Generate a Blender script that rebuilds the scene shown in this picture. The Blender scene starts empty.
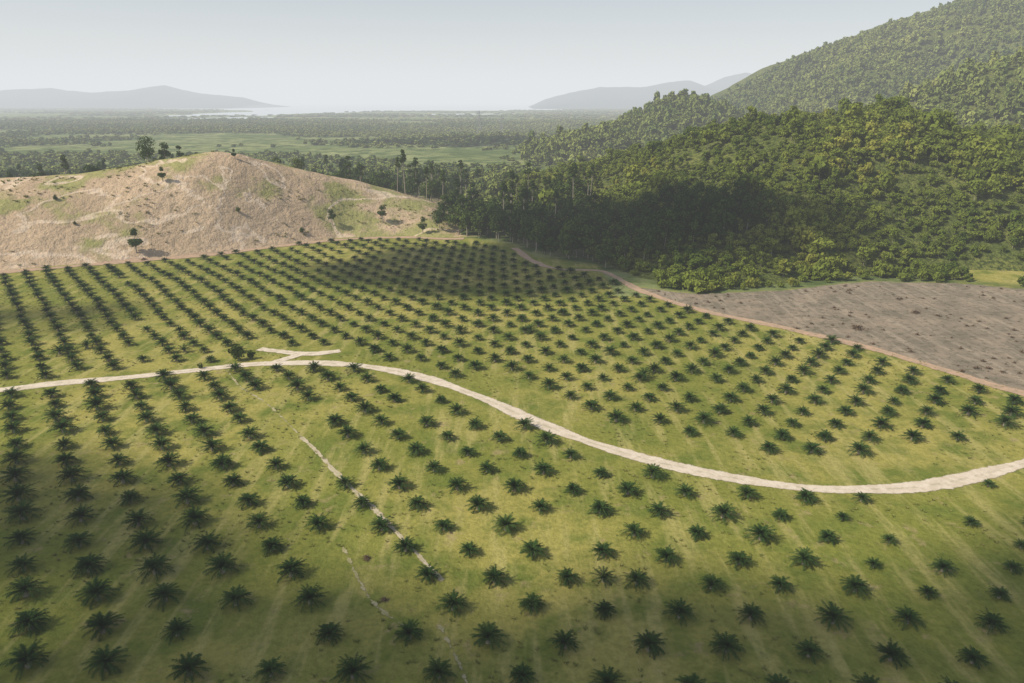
import bpy, math, numpy as np, random
from mathutils import Vector
random.seed(7); R=np.random.RandomState(11)
scene=bpy.context.scene
scene.view_settings.view_transform='Standard'; scene.view_settings.look='None'; scene.view_settings.exposure=0
# ---------------------------------------------------------------- noise / terrain
PT=R.rand(256,256)
def vn(x,y,s=0):
    x=np.asarray(x,float)+s*17.3; y=np.asarray(y,float)+s*9.1
    xi=np.floor(x).astype(int); yi=np.floor(y).astype(int)
    fx=x-xi; fy=y-yi; fx=fx*fx*(3-2*fx); fy=fy*fy*(3-2*fy)
    a=PT[xi%256,yi%256]; b=PT[(xi+1)%256,yi%256]; c=PT[xi%256,(yi+1)%256]; d=PT[(xi+1)%256,(yi+1)%256]
    return (a*(1-fx)+b*fx)*(1-fy)+(c*(1-fx)+d*fx)*fy
def fbm(x,y,s=0,o=4):
    v=0;a=1;t=0
    for i in range(o):
        v=v+a*vn(x*2**i,y*2**i,s+i*3); t+=a; a*=.5
    return v/t-.5
def ss(a,b,x):
    t=np.clip((x-a)/(b-a),0,1); return t*t*(3-2*t)
def seg_dist(x,y,pts):
    x=np.asarray(x,float); y=np.asarray(y,float); d=np.full(x.shape,1e9)
    for (x0,y0),(x1,y1) in zip(pts[:-1],pts[1:]):
        dx,dy=x1-x0,y1-y0; L=dx*dx+dy*dy
        t=np.clip(((x-x0)*dx+(y-y0)*dy)/L,0,1)
        d=np.minimum(d,np.hypot(x-x0-t*dx,y-y0-t*dy))
    return d
def inpoly(x,y,P):
    x=np.asarray(x,float); y=np.asarray(y,float); c=np.zeros(x.shape,bool)
    n=len(P)
    for i in range(n):
        x0,y0=P[i]; x1,y1=P[(i+1)%n]
        if y0==y1: continue
        k=((y0>y)!=(y1>y))&(x<(x1-x0)*(y-y0)/(y1-y0)+x0)
        c^=k
    return c
def smooth(pts,n=8):
    P=[np.array(p,float) for p in pts]; P=[2*P[0]-P[1]]+P+[2*P[-1]-P[-2]]; out=[]
    for i in range(1,len(P)-2):
        for k in range(n):
            t=k/n; a,b,c,d=P[i-1],P[i],P[i+1],P[i+2]
            out.append(.5*((2*b)+(-a+c)*t+(2*a-5*b+4*c-d)*t*t+(-a+3*b-3*c+d)*t**3))
    out.append(P[-2]); return out

ROAD=smooth([(-260,125),(-180,140),(-122,149),(-112,152),(-101,156),(-89,159),(-75,164),(-62,168),(-51,169),(-41,168),(-31,165),(-19,158),(-7,147),(5,134),(16,124),(29,116),(41,111),(50,109),(58,109),(67,110),(79,114),(89,118),(105,124),(150,140),(230,160)],6)
BRANCH=smooth([(-64,180),(-59,178),(-53,176.),(-48,176),(-43,178)],6)
BRANCH2=smooth([(-57,169),(-54,173),(-51,176.5)],6)
TRACK=smooth([(-67,165),(-60,154),(-52,145),(-39,127)],6)
TRACKB=smooth([(-39,127),(-27,110),(-18,97),(-9,84)],6)
TRACK2=smooth([(-24,92),(-19,82),(-15,77),(-11,74)],6)
TRACK3=smooth([(-9,76),(-6.5,70),(-4,64),(0,56)],6)
UPROAD=smooth([(-420,225),(-300,240),(-201,258),(-188,267),(-170,277),(-153,288),(-127,302),(-104,320),(-79,339),(-52,347),(-33,342),(-22,341)],6)
RROAD=[(1,318),(9,290),(18,278),(32,276),(37,266),(43,243),(57,220),(75,202),(90,184),(101,166),(110,151),(130,135),(170,120),(230,110)]
RR=smooth(RROAD,6)
BARE=[(40,250),(60,239),(90,243),(126,257),(153,254),(174,240),(230,236),(300,235),(300,100),(230,110),(170,120),(130,135),(110,151),(101,166),(90,184),(75,202),(57,220),(43,243)]

def Hg(x,y):
    x=np.asarray(x,float); y=np.asarray(y,float)
    h=fbm(x/75,y/75,1,2)*2.2*ss(-50,60,y)
    far=ss(420,800,y)
    h=h+far*(fbm(x/330,y/330,4,3)*26*ss(-500,300,x)*(1-ss(1800,3500,y))+fbm(x/500,y/500,7,2)*6)
    n=fbm(x/700,y/700,12,4)
    w=ss(.0,.35,1-(((x+1300)/480)**2+((y-4300)/1200)**2)+n*2.)
    w=np.maximum(w,ss(.0,.3,1-(((x+1090)/190)**2+((y-2950)/480)**2)+n*1.2))
    w=np.maximum(w,ss(.0,.3,1-(((x+250)/420)**2+((y-3900)/420)**2)+n*1.6))
    cy=np.interp(x,[-9000,-3800,-2300,-1500,300,1200,4000,9000],[9500,7600,5600,4600,5200,7200,9000,9500])
    coast=ss(0,300,y-cy+n*2200)
    h=h-np.maximum(coast*18,w*16)
    return h
def ip(x,xs,ys): return np.interp(x,xs,ys)
def Hbare(x,y):
    yb=ip(x,[-500,-420,-300,-201,-170,-127,-104,-79,-52,-33],[215,225,240,259,278,301,321,343,350,344])+3
    yc=ip(x,[-500,-300,-225,-139,-102,-63,-33],[300,320,330,360,378,392,385])
    zc=ip(x,[-600,-400,-300,-225,-190,-166,-150,-139,-128,-102,-63,-40,-22],[20,22,26,27,29.5,33.5,36.5,37.5,36,27,16,8,-2])
    t=(y-yb)/(yc-yb)
    tt=np.clip(t,-.3,1)
    f=np.where(tt<0,0,np.sin(np.clip(tt,0,1)*math.pi/2)**1.25)
    b=ss(0,70,y-yc)
    z=zc*(f*(1-b*.75))+np.minimum(tt,0)*20
    z=z+ (fbm(x/38,y/38,21,4)*6)*np.clip(t*2,0,1)*np.clip(zc/20,0,1)
    z=z-30*ss(60,260,y-yc)
    return z
def Hforest(x,y):
    yb=ip(x,[0,20,33,45,62,90,126,153,200,260,400,600],[370,345,315,268,248,252,267,275,262,252,240,230])
    yc=ip(x,[0,28,56,98,132,170,207,273,400,600],[450,450,450,430,420,420,420,430,430,430])
    zc=ip(x,[-30,0,28,56,98,132,170,207,273,340,450,600],[-10,6,15,22,37,48,52,50,35,32,40,44])
    t=(y-yb)/(yc-yb); tt=np.clip(t,-.3,1)
    f=np.where(tt<0,0,np.sin(np.clip(tt,0,1)*math.pi/2)**1.1)
    b=ss(0,190,y-yc)
    z=zc*f*(1-b*.7)+np.minimum(tt,0)*20
    n=np.abs(fbm(x/60,y/110,31,4))*2
    z=z+(0.25-n)*18*np.clip(t*1.6,0,1)*(1-ss(.8,1.0,t)*.6)
    z=z-40*ss(120,340,y-yc)
    return z
def Hmount(x,y):
    x=np.asarray(x,float)
    zc=ip(x,[150,300,377,467,560,680,810,1000,1400,2400],[-20,25,66,118,155,196,232,260,280,250])
    yc=1300+0*x
    f=np.where(y<yc, 1-ss(0,620,yc-y)**.8, 1-ss(0,900,y-yc))
    n=np.abs(fbm(x/210,y/210,41,4))*2
    z=zc*f+(0.3-n)*90*np.clip(zc/200,0,1)*np.clip(f*1.5,0,1)*(1-ss(.85,1,f)*.7)
    z2=ip(x,[200,270,358,420,520,700,1000],[-20,25,66,88,104,110,90])*np.exp(-((y-690)/120.)**2)+fbm(x/70,y/70,44,3)*14
    z3=60*np.exp(-(((x-212)/95.)**2+((y-950)/110.)**2))+22*np.exp(-(((x-90)/90.)**2+((y-820)/90.)**2))
    z=np.maximum(z,np.maximum(z2,z3))
    return z-9*(1-ss(0,14,z))-1
def Hall(x,y):
    h=Hg(x,y)
    x=np.asarray(x,float); y=np.asarray(y,float)
    hb=np.where((x<-15)&(y>200)&(y<640),Hbare(x,y),-99)
    hf=np.where((x>-5)&(x<600)&(y>215)&(y<760),Hforest(x,y),-99)
    hm=np.where((x>0)&(y>480)&(y<2250),Hmount(x,y),-99)
    return np.maximum(np.maximum(h,hb),np.maximum(hf,hm))

# ---------------------------------------------------------------- node helpers
def newmat(name):
    m=bpy.data.materials.new(name); m.use_nodes=True; nt=m.node_tree; nt.nodes.clear(); return m,nt
class N:
    def __init__(s,nt): s.nt=nt
    def n(s,t,**kw):
        nd=s.nt.nodes.new(t)
        ins=kw.pop('ins',{})
        for k,v in kw.items(): setattr(nd,k,v)
        for k,v in ins.items():
            if isinstance(v,bpy.types.NodeSocket): s.nt.links.new(v,nd.inputs[k])
            else: nd.inputs[k].default_value=v
        return nd
    def pos(s): return s.n('ShaderNodeNewGeometry').outputs['Position']
    def noise(s,scale,detail=4,rough=.55,vec=None,dist=0):
        return s.n('ShaderNodeTexNoise',ins={'Vector':vec if vec is not None else s.pos(),'Scale':scale,'Detail':detail,'Roughness':rough,'Distortion':dist}).outputs['Fac']
    def mr(s,v,a,b,c=0.,d=1.):
        return s.n('ShaderNodeMapRange',interpolation_type='SMOOTHSTEP',ins={'Value':v,'From Min':a,'From Max':b,'To Min':c,'To Max':d}).outputs['Result']
    def mix(s,f,a,b,mode='MIX'):
        nd=s.n('ShaderNodeMix',data_type='RGBA',blend_type=mode)
        for i,v in ((0,f),(6,a),(7,b)):
            if isinstance(v,bpy.types.NodeSocket): s.nt.links.new(v,nd.inputs[i])
            elif i==0: nd.inputs[0].default_value=v
            else: nd.inputs[i].default_value=(v[0],v[1],v[2],1)
        return nd.outputs[2]
    def math(s,op,a,b=0.,c=0.):
        nd=s.n('ShaderNodeMath',operation=op)
        for i,v in enumerate((a,b,c)):
            if isinstance(v,bpy.types.NodeSocket): s.nt.links.new(v,nd.inputs[i])
            else: nd.inputs[i].default_value=v
        return nd.outputs[0]
    def attr(s,name): return s.n('ShaderNodeAttribute',attribute_name=name).outputs['Fac']
    def bump(s,h,st,dist=1.): return s.n('ShaderNodeBump',ins={'Height':h,'Strength':st,'Distance':dist}).outputs['Normal']
    def out(s,sh): s.n('ShaderNodeOutputMaterial',ins={'Surface':sh})
    def princ(s,col,rough=.9,normal=None,spec=.15):
        d={'Base Color':col,'Roughness':rough,'Specular IOR Level':spec}
        if normal is not None: d['Normal']=normal
        if not isinstance(col,bpy.types.NodeSocket): d['Base Color']=(*col,1)
        return s.n('ShaderNodeBsdfPrincipled',ins=d).outputs[0]
    def diff(s,col,normal=None):
        d={'Color':col}
        if normal is not None: d['Normal']=normal
        return s.n('ShaderNodeBsdfDiffuse',ins=d).outputs[0]

m_ground,nt=newmat('grass_ground'); g=N(nt); P=g.pos()
mp=g.n('ShaderNodeMapping',ins={'Vector':P,'Rotation':(0,0,math.radians(-34)),'Scale':(1,.12,1)}).outputs[0]
big=g.noise(.018,3,.5); med=g.noise(.11,4,.62); fine=g.noise(1.1,5,.7); strips=g.noise(.33,3,.6,vec=mp)
c=g.mix(g.mr(big,.38,.62),(.225,.235,.048),(.39,.34,.095))
c=g.mix(g.mr(med,.42,.66),c,(.17,.20,.040))
c=g.mix(g.math('MULTIPLY',g.mr(strips,.48,.68),.65),c,(.46,.395,.145))
c=g.mix(g.math('MULTIPLY',g.mr(g.noise(.26,4,.65),.58,.72),.7),c,(.39,.30,.15))
c=g.mix(g.math('MULTIPLY',g.mr(fine,.35,.7),.6),c,g.mix(1.,c,(.5,.57,.45),'MULTIPLY'))
soilc=g.mix(g.mr(g.noise(.09,4,.6),.35,.65),(.30,.24,.175),(.20,.17,.125))
mp2=g.n('ShaderNodeMapping',ins={'Vector':P,'Rotation':(0,0,math.radians(55)),'Scale':(1,.08,1)}).outputs[0]
soilc=g.mix(g.math('MULTIPLY',g.mr(g.noise(.5,3,.6,vec=mp2),.45,.7),.6),soilc,(.39,.325,.24))
soilc=g.mix(g.math('MULTIPLY',g.mr(g.noise(.5,5,.75),.5,.62),.7),soilc,(.12,.105,.07))
sm=g.math('ADD',g.attr('soil'),g.math('MULTIPLY',g.math('SUBTRACT',med,.5),.9))
c=g.mix(g.mr(sm,.42,.6),c,soilc)
fo=g.attr('forest')
wood=g.mix(g.mr(g.noise(.006,5,.65),.35,.62),(.11,.15,.045),(.27,.29,.12))
wood=g.mix(g.mr(g.noise(.04,4,.7),.42,.6),wood,(.08,.115,.035))
c=g.mix(fo,c,wood)
g.out(g.diff(c,g.bump(fine,.8,.4)))

def roadmat(name,c1,c2,edge,green=.0,lim=.62):
    m,nt=newmat(name); g=N(nt)
    a=g.attr('across'); aa=g.math('ABSOLUTE',a)
    n1=g.noise(.5,4,.65); n2=g.noise(2.2,4,.7)
    col=g.mix(g.mr(n1,.35,.65),c1,c2)
    col=g.mix(g.math('MULTIPLY',g.mr(n2,.5,.7),.35),col,tuple(v*.6 for v in c2))
    ctr=g.math('MULTIPLY',g.mr(aa,.0,.2,1.,0.),g.mr(n1,.4,.6))
    col=g.mix(g.math('MULTIPLY',ctr,green),col,(.2,.2,.09))
    e=g.math('ADD',aa,g.math('MULTIPLY',g.math('SUBTRACT',g.noise(.6,5,.7),.5),edge))
    fac=g.mr(e,lim,lim+.18)
    t=g.n('ShaderNodeBsdfTransparent').outputs[0]
    mx=g.n('ShaderNodeMixShader',ins={0:fac,1:g.diff(col),2:t}).outputs[0]
    g.out(mx); return m
m_road=roadmat('gravel_road',(.70,.60,.48),(.58,.49,.37),.7,.35)
m_track=roadmat('worn_track',(.42,.37,.22),(.33,.3,.14),3.0,.3,.1)
m_trackb=roadmat('worn_sandy_track',(.55,.47,.34),(.42,.36,.22),2.2,.3,.4)
m_dirt=roadmat('red_dirt_road',(.50,.34,.23),(.40,.29,.20),1.1,.2)

m_bare,nt=newmat('cleared_hillside'); g=N(nt); P=g.pos()
c=g.mix(g.mr(g.noise(.03,4,.6),.35,.65),(.58,.43,.285),(.47,.345,.225))
c=g.mix(g.mr(g.noise(.026,5,.62,vec=g.n('ShaderNodeMapping',ins={'Vector':P,'Location':(40,10,3)}).outputs[0]),.50,.60),c,(.32,.31,.115))
c=g.mix(g.math('MULTIPLY',g.mr(g.noise(.35,5,.7),.5,.68),.5),c,(.32,.25,.15))
c=g.mix(g.math('MULTIPLY',g.mr(g.noise(1.3,4,.7),.5,.7),.5),c,(.22,.18,.10))
lv=g.noise(.014,4,.5,dist=.8); fr=g.math('FRACT',g.math('MULTIPLY',lv,7.))
ln=g.mr(g.math('ABSOLUTE',g.math('SUBTRACT',fr,.5)),.015,.09,1.,0.)
c=g.mix(g.math('MULTIPLY',ln,.75),c,(.72,.57,.42))
nb=g.math('ADD',g.noise(.2,5,.7),g.math('MULTIPLY',fr,.1))
g.out(g.diff(c,g.bump(nb,1.,2.)))

m_floor,nt=newmat('undergrowth'); g=N(nt)
c=g.mix(g.mr(g.noise(.05,5,.65),.35,.65),(.11,.14,.035),(.20,.21,.055))
c=g.mix(g.mr(g.noise(.6,4,.7),.42,.6),c,(.06,.08,.022))
g.out(g.diff(c,g.bump(g.noise(.5,4,.7),1.,2.)))
m_dist,nt=newmat('distant_mountain_forest'); g=N(nt)
g.out(g.diff(g.mix(g.noise(.004,4,.6),(.02,.045,.05),(.035,.06,.055))))

def leafmat(name,stops,noise_scale=.03,trans=.25):
    m,nt=newmat(name); g=N(nt)
    rnd=g.n('ShaderNodeObjectInfo').outputs['Random']
    cr=g.n('ShaderNodeValToRGB'); e=cr.color_ramp.elements
    e[0].position=0; e[0].color=(*stops[0],1); e[1].position=1; e[1].color=(*stops[-1],1)
    for i,s in enumerate(stops[1:-1]):
        k=e.new((i+1)/(len(stops)-1)); k.color=(*s,1)
    v=g.math('ADD',g.math('MULTIPLY',rnd,.5),g.math('MULTIPLY',g.mr(g.noise(noise_scale,2,.6),.3,.7),.5))
    nt.links.new(v,cr.inputs[0])
    d=g.n('ShaderNodeBsdfDiffuse',ins={'Color':cr.outputs[0]}).outputs[0]
    if trans>0:
        tr=g.n('ShaderNodeBsdfTranslucent',ins={'Color':cr.outputs[0]}).outputs[0]
        d=g.n('ShaderNodeMixShader',ins={0:trans,1:d,2:tr}).outputs[0]
    g.out(d); return m
m_palm=leafmat('oil_palm_fronds',[(.026,.054,.015),(.038,.074,.020),(.058,.098,.026)],.05,.08)
LF=[(.08,.12,.022),(.155,.20,.034),(.215,.255,.044),(.34,.335,.065)]
m_leaf=leafmat('broadleaf_canopy',LF,.014,.25)
m_leaff=leafmat('far_canopy',[(.085,.125,.035),(.155,.195,.05),(.215,.25,.065),(.30,.31,.09)],.004,0)
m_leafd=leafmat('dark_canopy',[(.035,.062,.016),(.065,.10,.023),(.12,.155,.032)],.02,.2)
m_weed=leafmat('weed_leaves',[(.10,.13,.03),(.19,.20,.05),(.30,.26,.10)],.1,.0)
m_bark,nt=newmat('bark'); g=N(nt)
g.out(g.diff(g.mix(g.noise(3.,3,.7),(.24,.2,.155),(.46,.41,.33))))
m_brush,nt=newmat('dead_brush'); g=N(nt)
g.out(g.diff(g.mix(g.noise(1.,3,.7),(.08,.055,.035),(.2,.14,.09))))

# ---------------------------------------------------------------- mesh helpers
COL=scene.collection
def link(o): COL.objects.link(o); return o
def grid(name,X,Y,Z,mat,attrs=None,keep=None):
    ny,nx=X.shape
    me=bpy.data.meshes.new(name)
    co=np.stack([X,Y,Z],-1).reshape(-1,3).astype(np.float32)
    i=np.arange(ny*nx).reshape(ny,nx)
    q=np.stack([i[:-1,:-1],i[:-1,1:],i[1:,1:],i[1:,:-1]],-1).reshape(-1,4)
    if keep is not None:
        k=keep.reshape(-1); q=q[k[q].any(1)]
    me.vertices.add(len(co)); me.vertices.foreach_set('co',co.ravel())
    me.loops.add(q.size); me.loops.foreach_set('vertex_index',q.ravel().astype(np.int32))
    me.polygons.add(len(q)); me.polygons.foreach_set('loop_start',np.arange(0,q.size,4,dtype=np.int32))
    me.polygons.foreach_set('loop_total',np.full(len(q),4,dtype=np.int32))
    me.polygons.foreach_set('use_smooth',np.ones(len(q),bool))
    me.update(calc_edges=True)
    for k,v in (attrs or {}).items():
        a=me.attributes.new(k,'FLOAT','POINT'); a.data.foreach_set('value',v.ravel().astype(np.float32))
    me.materials.append(mat); o=bpy.data.objects.new(name,me); return link(o)
def mesh_from(name,V,F,mats,midx=None):
    me=bpy.data.meshes.new(name); me.from_pydata([tuple(v) for v in V],[],F)
    for m in mats: me.materials.append(m)
    if midx is not None: me.polygons.foreach_set('material_index',np.array(midx,dtype=np.int32))
    me.update(); return me

u=np.linspace(-7.2,7.2,620); xs=60*np.sinh(u)
v=np.linspace(-1.7,6.35,820); ys=150+150*np.sinh(v)
X,Y=np.meshgrid(xs,ys); Z=Hg(X,Y)
soil=np.where(inpoly(X,Y,BARE),1.,0.)
ds=seg_dist(X,Y,BARE+[BARE[0]]); soil=np.where(soil>0,.5+np.clip(ds/4,0,.5),.5-np.clip(ds/4,0,.5))
soil=np.where((Y>480)|(Y<60),0,soil)
def topline(x): return ip(x,[-500,-420,-300,-201,-170,-127,-104,-79,-52,-33,-22,1,9,33],[215,225,240,259,278,301,321,340,346,340,336,314,292,276])
forest=np.where(X<33,ss(2,10,Y-topline(X)-4),0)
forest=np.maximum(forest,np.where((X>=33)&~inpoly(X,Y,BARE)&(Y>236),1,0))
clear=np.exp(-(((X-176)/16)**2+((Y-262)/13)**2)*1.2); forest=forest*(1-np.clip(clear*2,0,1))
grid('ground',X,Y,Z,m_ground,{'soil':soil,'forest':forest})

def hill(name,x0,x1,y0,y1,d,fn,mat):
    X,Y=np.meshgrid(np.arange(x0,x1,d),np.arange(y0,y1,d)); Z=fn(X,Y); G=Hg(X,Y)
    return grid(name,X,Y,Z,mat,keep=(Z>G-.6))
hill('bare_hill',-520,-14,205,640,1.8,Hbare,m_bare)
hill('forested_hill',-4,600,216,760,2.5,Hforest,m_floor)
hill('mountain',20,2400,490,2250,8,Hmount,m_floor)

def ridge(name,pts,y0,depth,seed,sc):
    xs=[p[0] for p in pts]; zs=[p[1] for p in pts]
    X,Y=np.meshgrid(np.linspace(xs[0],xs[-1],260),np.linspace(y0-depth,y0+depth,70))
    f=1-np.abs(Y-y0)/depth
    Z=ip(X,xs,zs)*f**.8+(fbm(X/sc,Y/sc,seed,5))*np.clip(ip(X,xs,zs)/150,0,1)*110*np.clip(f*2,0,1)-14
    return grid(name,X,Y,Z,m_dist)
def px(u,v,Yd):
    zz=60+Yd*(100.5-v)*.00121
    return ((u-512)/750*(Yd*.952+(60-zz)*.306),zz+14)
ridge('distant_mountains',[px(*p,7800) for p in [(530,106),(545,98),(570,91),(600,86),(640,85),(665,80),(690,79),(705,84),(725,76),(745,73),(800,80),(900,85),(1100,80)]],7800,1300,51,700)
ridge('distant_mountains.001',[px(*p,8000) for p in [(-200,90),(-60,90),(0,89),(50,88),(90,92),(130,90),(165,84),(200,93),(240,98),(262,104)]],8000,1200,53,700)

m_w,nt=newmat('sea_water'); g=N(nt)
g.out(g.n('ShaderNodeBsdfPrincipled',ins={'Base Color':(.55,.59,.6,1),'Roughness':.3}).outputs[0])
me=mesh_from('sea',[(-42000,2300,-6.5),(42000,2300,-6.5),(42000,46000,-6.5),(-42000,46000,-6.5)],[(0,1,2,3)],[m_w]); link(bpy.data.objects.new('sea',me))

def ribbon(name,pts,w,mat,lift=.06,Hf=Hall):
    P=np.array([p for p in pts]); 
    seg=np.r_[0,np.cumsum(np.hypot(*np.diff(P,axis=0).T))]; n=max(4,int(seg[-1]/1.2))
    s=np.linspace(0,seg[-1],n); x=np.interp(s,seg,P[:,0]); y=np.interp(s,seg,P[:,1])
    tx=np.gradient(x); ty=np.gradient(y); L=np.hypot(tx,ty); nx,ny=-ty/L,tx/L
    wob=(vn(s/7,s*0,66)-.5)*.5; x=x+nx*wob; y=y+ny*wob
    a=np.linspace(-1,1,9); W=w*.5*1.35*(1+.3*(vn(s/9,s*0,61)-.5)*2)
    X=x[:,None]+nx[:,None]*a*W[:,None]; Y=y[:,None]+ny[:,None]*a*W[:,None]
    return grid(name,X,Y,Hf(X,Y)+lift,mat,{'across':np.broadcast_to(a,X.shape).copy()})
ribbon('gravel_road',ROAD,3.1,m_road,.07)
ribbon('gravel_road_junction',BRANCH,2.5,m_road,.085); ribbon('gravel_road_junction.001',BRANCH2,2.5,m_road,.10)
ribbon('field_track',TRACK,.9,m_track,.05); ribbon('field_track.001',TRACKB,1.0,m_trackb,.055)
ribbon('field_track.002',TRACK2,.9,m_track,.055); ribbon('field_track.003',TRACK3,.9,m_track,.06)
ribbon('dirt_road',UPROAD,5,m_dirt,.12)
ribbon('dirt_road.001',RR,3.2,m_dirt,.09)

# ---------------------------------------------------------------- vegetation prototypes
def palm_mesh(name,rs,nf=38,Lf=2.0):
    V=[];F=[];M=[]
    for k,(r,z) in enumerate(((.34,-.2),(.3,.5),(.2,.9))):
        for j in range(7):
            a=j/7*2*math.pi; V.append((r*math.cos(a),r*math.sin(a),z))
    for k in range(2):
        for j in range(7):
            F.append((k*7+j,k*7+(j+1)%7,k*7+7+(j+1)%7,k*7+7+j)); M.append(1)
    for i in range(nf):
        az=i*2.39996+rs.uniform(-.3,.3); tfr=i/nf
        el=math.radians(82-78*tfr**.85+rs.uniform(-9,9)); L=Lf*(.74+.36*min(1,tfr*1.6))*rs.uniform(.75,1.18)
        droop=rs.uniform(.6,1.4); pts=[]; p=np.array([0,0,.8]); e=el; ns=13
        h=np.array([math.cos(az),math.sin(az)]); side=np.array([-h[1],h[0],0])
        for k in range(ns+1):
            pts.append(p.copy()); e=el-droop*(k/ns)**1.3
            p=p+L/ns*np.array([h[0]*math.cos(e),h[1]*math.cos(e),math.sin(e)])
        for k in range(1,ns+1):
            c=pts[k]; d=pts[k]-pts[k-1]; d/=np.linalg.norm(d)
            ll=.46*math.sin(math.pi*min(1,(k+1.2)/(ns+2.2)))**.7*rs.uniform(.8,1.15)+.06
            for sgn in (-1,1):
                w=.07; dr=rs.uniform(.1,.7)
                tip=c+side*sgn*ll*.75+d*ll*.6+np.array([0,0,-dr*ll])
                b=len(V); V+= [c-d*w,c+d*w,tip]; F.append((b,b+1,b+2)); M.append(0)
        for k in range(ns):
            b=len(V); s=side*.025; V+=[pts[k]-s,pts[k]+s,pts[k+1]+s,pts[k+1]-s]; F.append((b,b+1,b+2,b+3)); M.append(0)
    return mesh_from(name,V,F,[m_palm,m_bark],M)
def tube(V,F,M,pts,rad,n,mi):
    b=len(V)
    for p,r in zip(pts,rad):
        for j in range(n):
            a=j/n*2*math.pi; V.append((p[0]+r*math.cos(a),p[1]+r*math.sin(a),p[2]))
    for k in range(len(pts)-1):
        for j in range(n): F.append((b+k*n+j,b+k*n+(j+1)%n,b+(k+1)*n+(j+1)%n,b+(k+1)*n+j)); M.append(mi)
def tree_mesh(name,rs,h,cr,cb,nl,nc,ls,leaf,tr=.22):
    V=[];F=[];M=[]
    lean=rs.uniform(-.05,.05,2)*h
    top=cb+(h-cb)*.6
    tp=[np.array([lean[0]*t,lean[1]*t,top*t-.4*(t==0)]) for t in (0,.33,.66,1)]
    tube(V,F,M,tp,[tr,tr*.8,tr*.6,tr*.3],6,1)
    lobes=[]
    for i in range(nl):
        a=rs.uniform(0,6.28); q=rs.uniform(0,1)**.6; z=cb+(h-cb)*rs.uniform(.18,.82)
        prof=math.sin(math.pi*min(.97,max(.12,(z-cb)/(h-cb)*.85+.12)))
        r=cr*rs.uniform(.32,.5); rad=(cr-r)*q*prof
        c=np.array([lean[0]+rad*math.cos(a),lean[1]+rad*math.sin(a),z]); lobes.append((c,r))
        if i<6:
            s=tp[2]+(tp[3]-tp[2])*rs.uniform(-.5,.6); m=(s+c)/2+np.array([0,0,-.3])
            tube(V,F,M,[s,m,c],[tr*.4,tr*.28,tr*.1],4,1)
    lobes.append((np.array([lean[0],lean[1],h-cr*.4]),cr*.45))
    for k in range(nc):
        c,r=lobes[rs.randint(len(lobes))]
        d=rs.normal(size=3); d[2]=d[2]*.8+.25; d/=np.linalg.norm(d)
        p=c+d*r*rs.uniform(.65,1.12)*np.array([1,1,.8])
        nrm=d+rs.normal(size=3)*.55; nrm/=np.linalg.norm(nrm)
        t=np.cross(nrm,rs.normal(size=3)); t/=np.linalg.norm(t); bt=np.cross(nrm,t)
        s=ls*rs.uniform(.6,1.4); b=len(V)
        V+=[p-t*s*.5,p+bt*s*rs.uniform(.25,.5),p+t*s*.55,p-bt*s*rs.uniform(.25,.5)]
        F.append((b,b+1,b+2,b+3)); M.append(0)
    return mesh_from(name,V,F,[leaf,m_bark],M)
def weed_mesh(name,rs):
    V=[];F=[]
    for k in range(16):
        a=rs.uniform(0,6.28); r=rs.uniform(0,.25); L=rs.uniform(.25,.55)
        c=np.array([r*math.cos(a),r*math.sin(a),-.02]); s=np.array([-math.sin(a),math.cos(a),0])*.07
        t=c+np.array([math.cos(a)*L*.6,math.sin(a)*L*.6,L*.7]); b=len(V); V+=[c-s,c+s,t]; F.append((b,b+1,b+2))
    return mesh_from(name,V,F,[m_weed])
def brush_mesh(name,rs,nb=90,R0=1.4):
    V=[];F=[];M=[]
    for k in range(nb):
        a=rs.uniform(0,6.28); r=rs.uniform(0,R0)*rs.rand()**.3; c=np.array([r*math.cos(a),r*math.sin(a),rs.uniform(0,.5)*(R0+.1-r)])
        d=rs.normal(size=3); d[2]=abs(d[2])*.4; d/=np.linalg.norm(d); s=np.cross(d,[0,0,1])*.06; L=rs.uniform(.4,1.1)
        b=len(V); V+=[c-s-d*L*.5,c+s-d*L*.5,c+s+d*L*.5+np.array([0,0,.1]),c-s+d*L*.5+np.array([0,0,.1])]; F.append((b,b+1,b+2,b+3)); M.append(0)
    return mesh_from(name,V,F,[m_brush],M)
def protos(cname,meshes):
    c=bpy.data.collections.new(cname)
    for i,m in enumerate(meshes): c.objects.link(bpy.data.objects.new(m.name,m))
    return c
rs=np.random.RandomState(3)
C_palm=protos('oil_palm_kinds',[palm_mesh('oil_palm_kind_%d'%i,rs,int(rs.randint(38,50)),rs.uniform(1.8,2.1)) for i in range(6)])
KT=[(6.2,3.6,.8),(5.2,3.4,.4),(7.5,3.6,1.8),(5,3.8,.3),(8,3.0,1.6),(6,4.2,.8)]
C_tree=protos('forest_tree_kinds',[tree_mesh('forest_tree_kind_%d'%i,rs,h,cr,cb,8,420,1.0,m_leaf,.14) for i,(h,cr,cb) in enumerate(KT)])
C_far=protos('far_tree_kinds',[tree_mesh('far_tree_kind_%d'%i,rs,h,cr,cb,7,130,1.9,m_leaff,.14) for i,(h,cr,cb) in enumerate(KT)])
C_tall=protos('tall_tree_kinds',[tree_mesh('tall_tree_kind_%d'%i,rs,h,cr,cb,8,380,.9,m_leafd,.28) for i,(h,cr,cb) in enumerate([(22,3.0,11),(25,2.8,15),(19,3.2,9),(24,2.4,16),(17,3.4,6)])])
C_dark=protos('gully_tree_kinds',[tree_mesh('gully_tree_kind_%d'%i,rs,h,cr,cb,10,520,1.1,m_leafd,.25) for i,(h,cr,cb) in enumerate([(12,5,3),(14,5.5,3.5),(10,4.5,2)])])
C_weed=protos('weed_kinds',[weed_mesh('weed_kind_%d'%i,rs) for i in range(3)])
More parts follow.
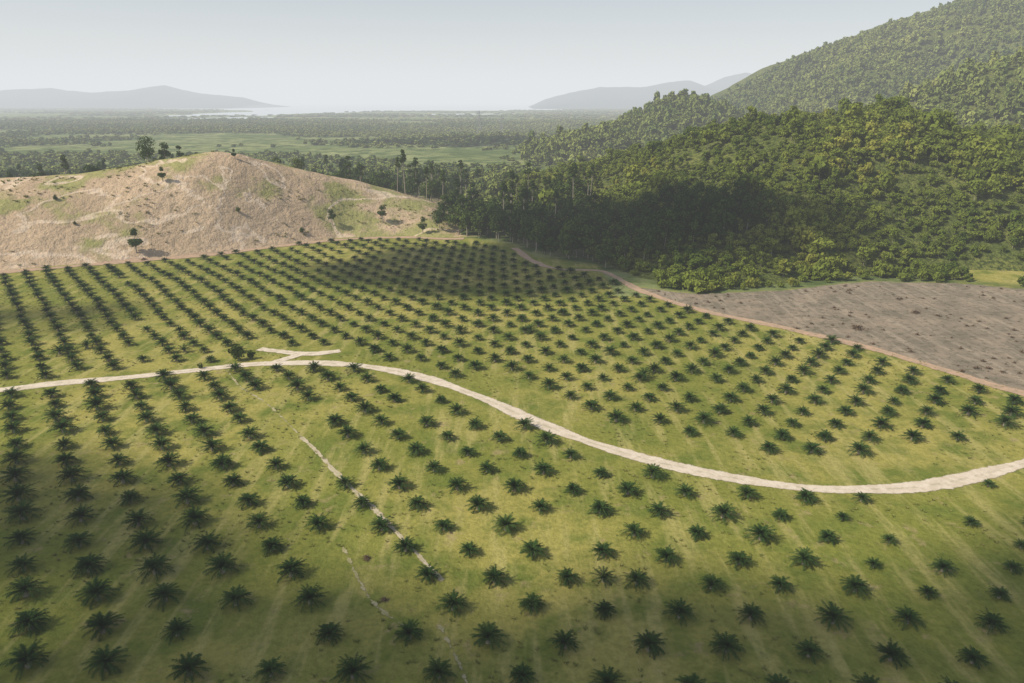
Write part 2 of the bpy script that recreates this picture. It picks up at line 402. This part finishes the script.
C_brush=protos('brush_kinds',[brush_mesh('brush_kind_%d'%i,rs,26,.8) for i in range(3)])

def scatter(name,coll,pts,rot,scl,idx):
    n=len(pts); me=bpy.data.meshes.new(name); me.vertices.add(n); me.vertices.foreach_set('co',np.asarray(pts,dtype=np.float32).ravel())
    a=me.attributes.new('rotz','FLOAT_VECTOR','POINT'); r=np.zeros((n,3),np.float32); r[:,2]=rot; a.data.foreach_set('vector',r.ravel())
    a=me.attributes.new('scl','FLOAT_VECTOR','POINT'); a.data.foreach_set('vector',np.asarray(scl,dtype=np.float32).ravel())
    a=me.attributes.new('kind','INT','POINT'); a.data.foreach_set('value',np.asarray(idx,dtype=np.int32))
    me.update(); o=link(bpy.data.objects.new(name,me))
    ng=bpy.data.node_groups.new(name+'_scatter','GeometryNodeTree')
    ng.interface.new_socket('Geometry',in_out='INPUT',socket_type='NodeSocketGeometry'); ng.interface.new_socket('Geometry',in_out='OUTPUT',socket_type='NodeSocketGeometry')
    gi=ng.nodes.new('NodeGroupInput'); go=ng.nodes.new('NodeGroupOutput')
    iop=ng.nodes.new('GeometryNodeInstanceOnPoints'); ci=ng.nodes.new('GeometryNodeCollectionInfo')
    ci.inputs['Collection'].default_value=coll; ci.inputs['Separate Children'].default_value=True; ci.inputs['Reset Children'].default_value=True
    def na(nm,t):
        k=ng.nodes.new('GeometryNodeInputNamedAttribute'); k.data_type=t; k.inputs['Name'].default_value=nm
        return [s for s in k.outputs if s.enabled and s.name=='Attribute'][0]
    L=ng.links.new
    L(gi.outputs[0],iop.inputs['Points']); L(ci.outputs[0],iop.inputs['Instance']); iop.inputs['Pick Instance'].default_value=True
    L(na('kind','INT'),iop.inputs['Instance Index']); L(na('rotz','FLOAT_VECTOR'),iop.inputs['Rotation']); L(na('scl','FLOAT_VECTOR'),iop.inputs['Scale'])
    L(iop.outputs[0],go.inputs[0])
    md=o.modifiers.new('scatter','NODES'); md.node_group=ng; return o
def place(name,coll,x,y,s,zoff=0.,sz=None,nk=None):
    n=len(x); z=Hall(x,y)+zoff
    sc=np.stack([s,s,s if sz is None else sz],-1)
    nk=nk or len(coll.objects)
    return scatter(name,coll,np.stack([x,y,z],-1),R.uniform(0,6.28,n),sc,R.randint(0,nk,n))

# ---------------------------------------------------------------- oil palms
def lattice(o,b,c,rng=70):
    i,j=np.meshgrid(np.arange(-rng,rng),np.arange(-rng,rng)); i=i.ravel(); j=j.ravel()
    return o[0]+i*b[0]+j*c[0], o[1]+i*b[1]+j*c[1]
RP=[tuple(p) for p in ROAD]; roady=lambda x: np.interp(x,[p[0] for p in RP],[p[1] for p in RP])
x,y=lattice((15.4,71.4),(9.15,-.42),(-4.05,6.1))
k=(y>30)&(y<roady(x)-2)&(seg_dist(x,y,RP)>3.6)&(x>-260)&(x<190)
for T in (TRACK,TRACKB,TRACK2,TRACK3): k&=seg_dist(x,y,[tuple(p) for p in T])>.8
x,y=x[k],y[k]; s=R.uniform(.74,1.,len(x))*np.where((x>48)&(y>78),.72,1.)*(1+.15*ss(10,60,-x))
k=R.rand(len(x))>np.where((x>45)&(y>75),.15,.015); x,y,s=x[k],y[k],s[k]
xn,yn,sn=x,y,s
x,y=lattice((-10,200),(-4.35,5.9),(4.1,5.9),90)
x=x+fbm(x/90,y/90,71,2)*7; y=y+fbm(x/90,y/90,72,2)*7
rrx=lambda y: np.interp(y,[100,110,120,135,151,166,184,202,220,243,266,276,290,318],[260,230,170,130,110,101,90,75,57,43,37,25,9,0])
rd=seg_dist(x,y,RP)
k=(y>roady(x))&(rd>np.where(x>-12,11,4.5))&(y<topline(x)-4)&(x<rrx(y)-4)&(x>-330)&(x<200)
k&=seg_dist(x,y,[tuple(p) for p in BRANCH])>5
k&=R.rand(len(x))>.02
x,y=x[k],y[k]; s=R.uniform(.74,1.04,len(x))
x=np.r_[xn,x]; y=np.r_[yn,y]; s=np.r_[sn,s]; x=x+R.normal(0,.24,len(x)); y=y+R.normal(0,.24,len(x))
place('oil_palm_plantation',C_palm,x,y,s)

x=R.uniform(-170,150,22000); y=R.uniform(50,300,22000)
k=(y<topline(x)-3)&(x<rrx(y)+2)&(seg_dist(x,y,RP)>2.4)&(fbm(x/12,y/12,81,3)>-.02)
x,y=x[k],y[k]; place('weed_patches',C_weed,x,y,R.uniform(.3,1.,len(x)))
x=R.uniform(-420,-25,6000); y=R.uniform(240,420,6000); k=(Hbare(x,y)>1)&(fbm(x/25,y/25,83,3)>.02); x,y=x[k],y[k]
place('hill_scrub',C_weed,x,y,R.uniform(.8,2.8,len(x)))
x=R.uniform(40,250,1800); y=R.uniform(110,260,1800); k=inpoly(x,y,BARE)&(seg_dist(x,y,BARE+[BARE[0]])>2)&(fbm(x/15,y/15,85,3)>-.03); x,y=x[k],y[k]
place('field_debris',C_brush,x,y,R.uniform(.3,1.15,len(x))**1.4)

# ---------------------------------------------------------------- forests
def jgrid(x0,x1,y0,y1,d):
    X,Y=np.meshgrid(np.arange(x0,x1,d),np.arange(y0,y1,d)); X=X+((np.arange(X.shape[0])%2)*d*.5)[:,None]
    X=X.ravel(); Y=Y.ravel(); return X+R.uniform(-.4,.4,X.size)*d, Y+R.uniform(-.4,.4,X.size)*d
x,y=jgrid(-4,480,236,540,3.7)
k=((Hforest(x,y)>Hg(x,y)-.5)|((x>48)&(y<300)))&(x<.8*y+30)&~inpoly(x,y,BARE)&(seg_dist(x,y,BARE+[BARE[0]])>1.5+fbm(x/10,y/10,99,2)*4)
k&=(((x-176)/17)**2+((y-262)/13)**2>1)
dn=fbm(x/28,y/28,92,3); k&=(R.rand(len(x))<.97-.4*ss(.0,.15,-dn))
x,y=x[k],y[k]; s=R.uniform(.35,.8,len(x))*(1+.5*(fbm(x/40,y/40,91,2)>.12)); 
bg_=R.rand(len(x))<.05; s=np.where(bg_,s*1.7,s)
place('hillside_forest',C_tree,x,y,s,-.3,s*R.uniform(.7,1.25,len(x)))
x,y=jgrid(-32,100,255,400,6.2)
k=((x<36)&(y>topline(x)+12)&(y<395))|((x>=34)&(y>268+0.2*x)&(y<335-(x-34)*.35+fbm(x/20,y/20,93)*30))
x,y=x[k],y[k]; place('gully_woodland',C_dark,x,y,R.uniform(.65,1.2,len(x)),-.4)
x,y=jgrid(-75,40,335,410,8)
k=(y>topline(x)+8)&(R.rand(len(x))<.6)&((x>-36)|(y>392))
x,y=x[k],y[k]; place('tall_tree_belt',C_tall,x,y,R.uniform(.6,1.0,len(x)),-.4)
x,y=jgrid(-520,-30,350,560,9)
yc=ip(x,[-500,-300,-225,-139,-102,-63,-33],[300,320,330,360,378,392,385])
k=(y>yc+34+fbm(x/30,y/30,95)*30)&(R.rand(len(x))<.75)
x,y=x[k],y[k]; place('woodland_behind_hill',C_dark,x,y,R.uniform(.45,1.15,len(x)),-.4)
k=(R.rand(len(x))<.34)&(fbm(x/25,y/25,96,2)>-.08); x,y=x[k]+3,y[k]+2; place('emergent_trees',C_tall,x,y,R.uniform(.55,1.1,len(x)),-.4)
x,y=jgrid(15,1500,500,1420,9)
hm=Hmount(x,y); k=(hm>Hg(x,y)-1)&(x<.76*y+50)&~((y<760)&(Hforest(x,y)>hm)&(x<600)); x,y=x[k],y[k]
s=R.uniform(.8,1.9,len(x)); place('mountain_forest',C_far,x,y,s,-.5,s*R.uniform(.8,1.3,len(x)))
x,y=jgrid(-1900,1500,600,2500,14)
k=(np.abs(x)<.76*y+50)&((Hmount(x,y)<Hg(x,y))|(x<20))&(fbm(x/260,y/150,97,3)>-.15); x,y=x[k],y[k]
place('lowland_forest',C_far,x,y,R.uniform(.9,2.2,len(x)),-.5,R.uniform(.5,1.1,len(x)))
x,y=jgrid(-520,520,400,640,9)
k=(np.abs(x)<.76*y+50)&(Hg(x,y)>np.where(x<-15,Hbare(x,y),-9))&((Hforest(x,y)<Hg(x,y))|(x<0)|(x>600)); x,y=x[k],y[k]
place('lowland_forest.001',C_far,x,y,R.uniform(.8,1.5,len(x)),-.5)
x,y=jgrid(-5200,4600,2500,6600,42)
k=(np.abs(x)<.74*y+50)&(Hg(x,y)>-3)&(fbm(x/500,y/300,98,3)>-.05); x,y=x[k],y[k]
place('lowland_forest.002',C_far,x,y,R.uniform(3,6.,len(x)),-.5,R.uniform(.5,1.,len(x)))

# ---------------------------------------------------------------- individual trees / bushes
def single(name,mesh,x,y,s=1.,rz=0.):
    o=bpy.data.objects.new(name,mesh); o.location=(x,y,float(Hall(np.array([x]),np.array([y]))[0])-.15); o.scale=(s,s,s); o.rotation_euler=(0,0,rz); return link(o)
bm=[tree_mesh('bush_mesh_%d'%i,rs,3.6,2.,.3,8,420,.5,m_leafd,.12) for i in range(2)]
for (x,y,s) in [(-66,171,1.25),(-63.5,172.5,.7),(-73,165.5,.45),(-210,300,.9),(-187,310,.7),(-120,330,.7),(-95,338,.8),(-175,300,.5),(-230,295,.8)]: single('bush',bm[0],x,y,s,x)
tm=[tree_mesh('tree_mesh_%d'%i,rs,h,cr,cb,9,800,.7,m_leafd,.3) for i,(h,cr,cb) in enumerate([(14,5.6,2),(9,2.6,1.5),(11,3.6,3)])]
for (x,y,s,i) in [(-172,364,1.15,0),(-165,367,1.,2),(-150,296,1.1,1),(-62,360,.8,2),(-84,350,.7,2),(-42,352,.9,1),(-151,330,.7,1),(-128,355,.5,1)]: single('tree',tm[i],x,y,s,x*3)
sp=palm_mesh('coconut_palm_mesh',rs,22,2.1)
for (x,y) in [(-112,176),(-82,178),(5,196),(30,160),(-108,181),(12,84)]:
    single('banana_plant',sp,x,y,R.uniform(.8,1.2),x)
bs=brush_mesh('brush_pile_mesh',rs)
for (x,y,s) in [(96,199,1.6),(86,76,1.0),(-20,89,.7),(-16,80,.6),(120,215,1.3),(-146,293,1.4)]: single('brush_pile',bs,x,y,s,x)

m_st,nt=newmat('galvanised_steel'); g=N(nt); g.out(g.princ((.35,.36,.37),.5,None,.4))
def pylon(x,y,H):
    V=[];F=[];M=[]
    def bar(a,b,r=.35):
        a=np.array(a,float); b=np.array(b,float); d=b-a; d/=np.linalg.norm(d); s=np.cross(d,[.3,.2,1.]); s/=np.linalg.norm(s); t=np.cross(d,s); k=len(V)
        for p in (a,b):
            for q in (s+t,s-t,-s-t,-s+t): V.append(p+q*r*.5)
        for j in range(4): F.append((k+j,k+(j+1)%4,k+4+(j+1)%4,k+4+j)); M.append(0)
    lv=[0,.2,.38,.54,.68,.8,.9,1.]; wd=[4,3.2,2.5,1.9,1.4,1.1,.9,.3]
    for i in range(7):
        z0,z1=lv[i]*H,lv[i+1]*H; a,b=wd[i],wd[i+1]
        cs=[(1,1),(1,-1),(-1,-1),(-1,1)]
        for j in range(4):
            p,q=cs[j],cs[(j+1)%4]
            bar((p[0]*a,p[1]*a,z0),(p[0]*b,p[1]*b,z1)); bar((p[0]*a,p[1]*a,z0),(q[0]*b,q[1]*b,z1),.25); bar((p[0]*b,p[1]*b,z1),(q[0]*b,q[1]*b,z1),.25)
    for zf in (.7,.82,.92):
        bar((-7,0,zf*H),(7,0,zf*H),.4); bar((-7,0,zf*H),(0,0,(zf+.05)*H),.25); bar((7,0,zf*H),(0,0,(zf+.05)*H),.25)
    o=bpy.data.objects.new('transmission_tower',mesh_from('transmission_tower',V,F,[m_st],M)); o.location=(x,y,float(Hall(np.array([x]),np.array([y]))[0])-1); link(o)
pylon(-52,1250,40); pylon(-20,1480,40)

# ---------------------------------------------------------------- light
EL=math.radians(44); hd=Vector((-.88,-.28)).normalized(); sun=Vector((hd.x*math.cos(EL),hd.y*math.cos(EL),math.sin(EL)))
ld=bpy.data.lights.new('sun','SUN'); ld.energy=5.; ld.angle=math.radians(.55); ld.color=(1,.92,.77)
lo=link(bpy.data.objects.new('sun',ld)); lo.rotation_euler=(-sun).to_track_quat('-Z','Y').to_euler(); lo.location=sun*800
w=bpy.data.worlds.new('World'); scene.world=w; w.use_nodes=True; nt=w.node_tree; nt.nodes.clear()
st=nt.nodes.new('ShaderNodeTexSky'); st.sky_type='NISHITA'; st.sun_disc=False; st.sun_elevation=EL; st.sun_rotation=math.atan2(sun.x,sun.y); st.dust_density=1.5; st.air_density=1.; st.altitude=60
bg=nt.nodes.new('ShaderNodeBackground'); bg.inputs[1].default_value=.1; ow=nt.nodes.new('ShaderNodeOutputWorld')
nt.links.new(st.outputs[0],bg.inputs[0]); nt.links.new(bg.outputs[0],ow.inputs[0])

DEN=.00018; HL=(.775,.80,.82)
m,nt=newmat('emissive_haze'); va=nt.nodes.new('ShaderNodeVolumeAbsorption'); va.inputs['Color'].default_value=(0,0,0,1); va.inputs['Density'].default_value=DEN
ve=nt.nodes.new('ShaderNodeEmission'); ve.inputs[0].default_value=(*HL,1); ve.inputs[1].default_value=DEN  # haze glows by its own emission, standing in for scattered sunlight
ad=nt.nodes.new('ShaderNodeAddShader'); nt.links.new(va.outputs[0],ad.inputs[0]); nt.links.new(ve.outputs[0],ad.inputs[1])
o_=nt.nodes.new('ShaderNodeOutputMaterial'); nt.links.new(ad.outputs[0],o_.inputs['Volume'])
x0,x1,y0,y1,z0,z1=-39000,39000,-4000,44000,-60,700
me=mesh_from('emissive_haze_layer',[(x0,y0,z0),(x1,y0,z0),(x1,y1,z0),(x0,y1,z0),(x0,y0,z1),(x1,y0,z1),(x1,y1,z1),(x0,y1,z1)],[(3,2,1,0),(4,5,6,7),(0,1,5,4),(1,2,6,5),(2,3,7,6),(3,0,4,7)],[m])
link(bpy.data.objects.new('emissive_haze_layer',me))

m_cl,nt=newmat('shadow_cloud'); g=N(nt)
g.out(g.n('ShaderNodeBsdfDiffuse',ins={'Color':(.85,.85,.87,1)}).outputs[0])
def ico(sub):
    import bmesh
    b=bmesh.new(); bmesh.ops.create_icosphere(b,subdivisions=sub,radius=1); V=np.array([v.co[:] for v in b.verts]); F=[tuple(v.index for v in f.verts) for f in b.faces]; b.free(); return V,F
IV,IF=ico(3)
def shadow_cloud(cx,cy,rx,ry,ang=0,alt=1150,n=26,seed=0,z=0,big=1.):  # clouds added out of view, placed and shaped to shade chosen ground patches
    rs=np.random.RandomState(seed); V=[];F=[]
    c0=np.array([cx,cy,z])+np.array(sun)/sun.z*alt
    for i in range(n):
        a=rs.uniform(0,6.28); q=math.sqrt(rs.rand())*.85
        ox,oy=rx*q*math.cos(a),ry*q*math.sin(a)
        r=big*min(rx,ry)*rs.uniform(.22,.5)*(1.15-q*.6)
        lx=ox*math.cos(ang)-oy*math.sin(ang); ly=ox*math.sin(ang)+oy*math.cos(ang)
        P=IV*(1+.28*(vn(IV[:,0]*2+i,IV[:,1]*2+IV[:,2]*2,i)-.5)[:,None])*r*np.array([1.3,1,.4])+c0+np.array([lx,ly,rs.uniform(0,r*.3)])
        b=len(V); V+=list(P); F+=[tuple(k+b for k in f) for f in IF]
    me=mesh_from('shadow_cloud',V,F,[m_cl]); me.polygons.foreach_set('use_smooth',np.ones(len(F),bool)); link(bpy.data.objects.new('shadow_cloud',me))
shadow_cloud(56,310,92,40,-.15,n=64,seed=1,z=8,big=1.15)
shadow_cloud(-12,280,66,48,-.2,n=44,seed=2)
shadow_cloud(-5,57,140,26,.03,n=90,seed=3,big=1.15)
shadow_cloud(-62,94,44,22,-.5,n=30,seed=4)
shadow_cloud(84,86,36,14,.1,n=24,seed=5,big=1.1)
shadow_cloud(-150,205,46,20,.3,n=14,seed=8)
shadow_cloud(-60,1100,190,90,0,n=20,seed=6)
shadow_cloud(520,900,160,70,0,n=20,seed=7)

cd=bpy.data.cameras.new('camera'); cd.sensor_width=36; cd.lens=36*750/1024; cd.clip_start=.5; cd.clip_end=90000
cam=link(bpy.data.objects.new('camera',cd)); cam.location=(0,0,60); cam.rotation_euler=(math.radians(90-17.8),0,0); scene.camera=cam
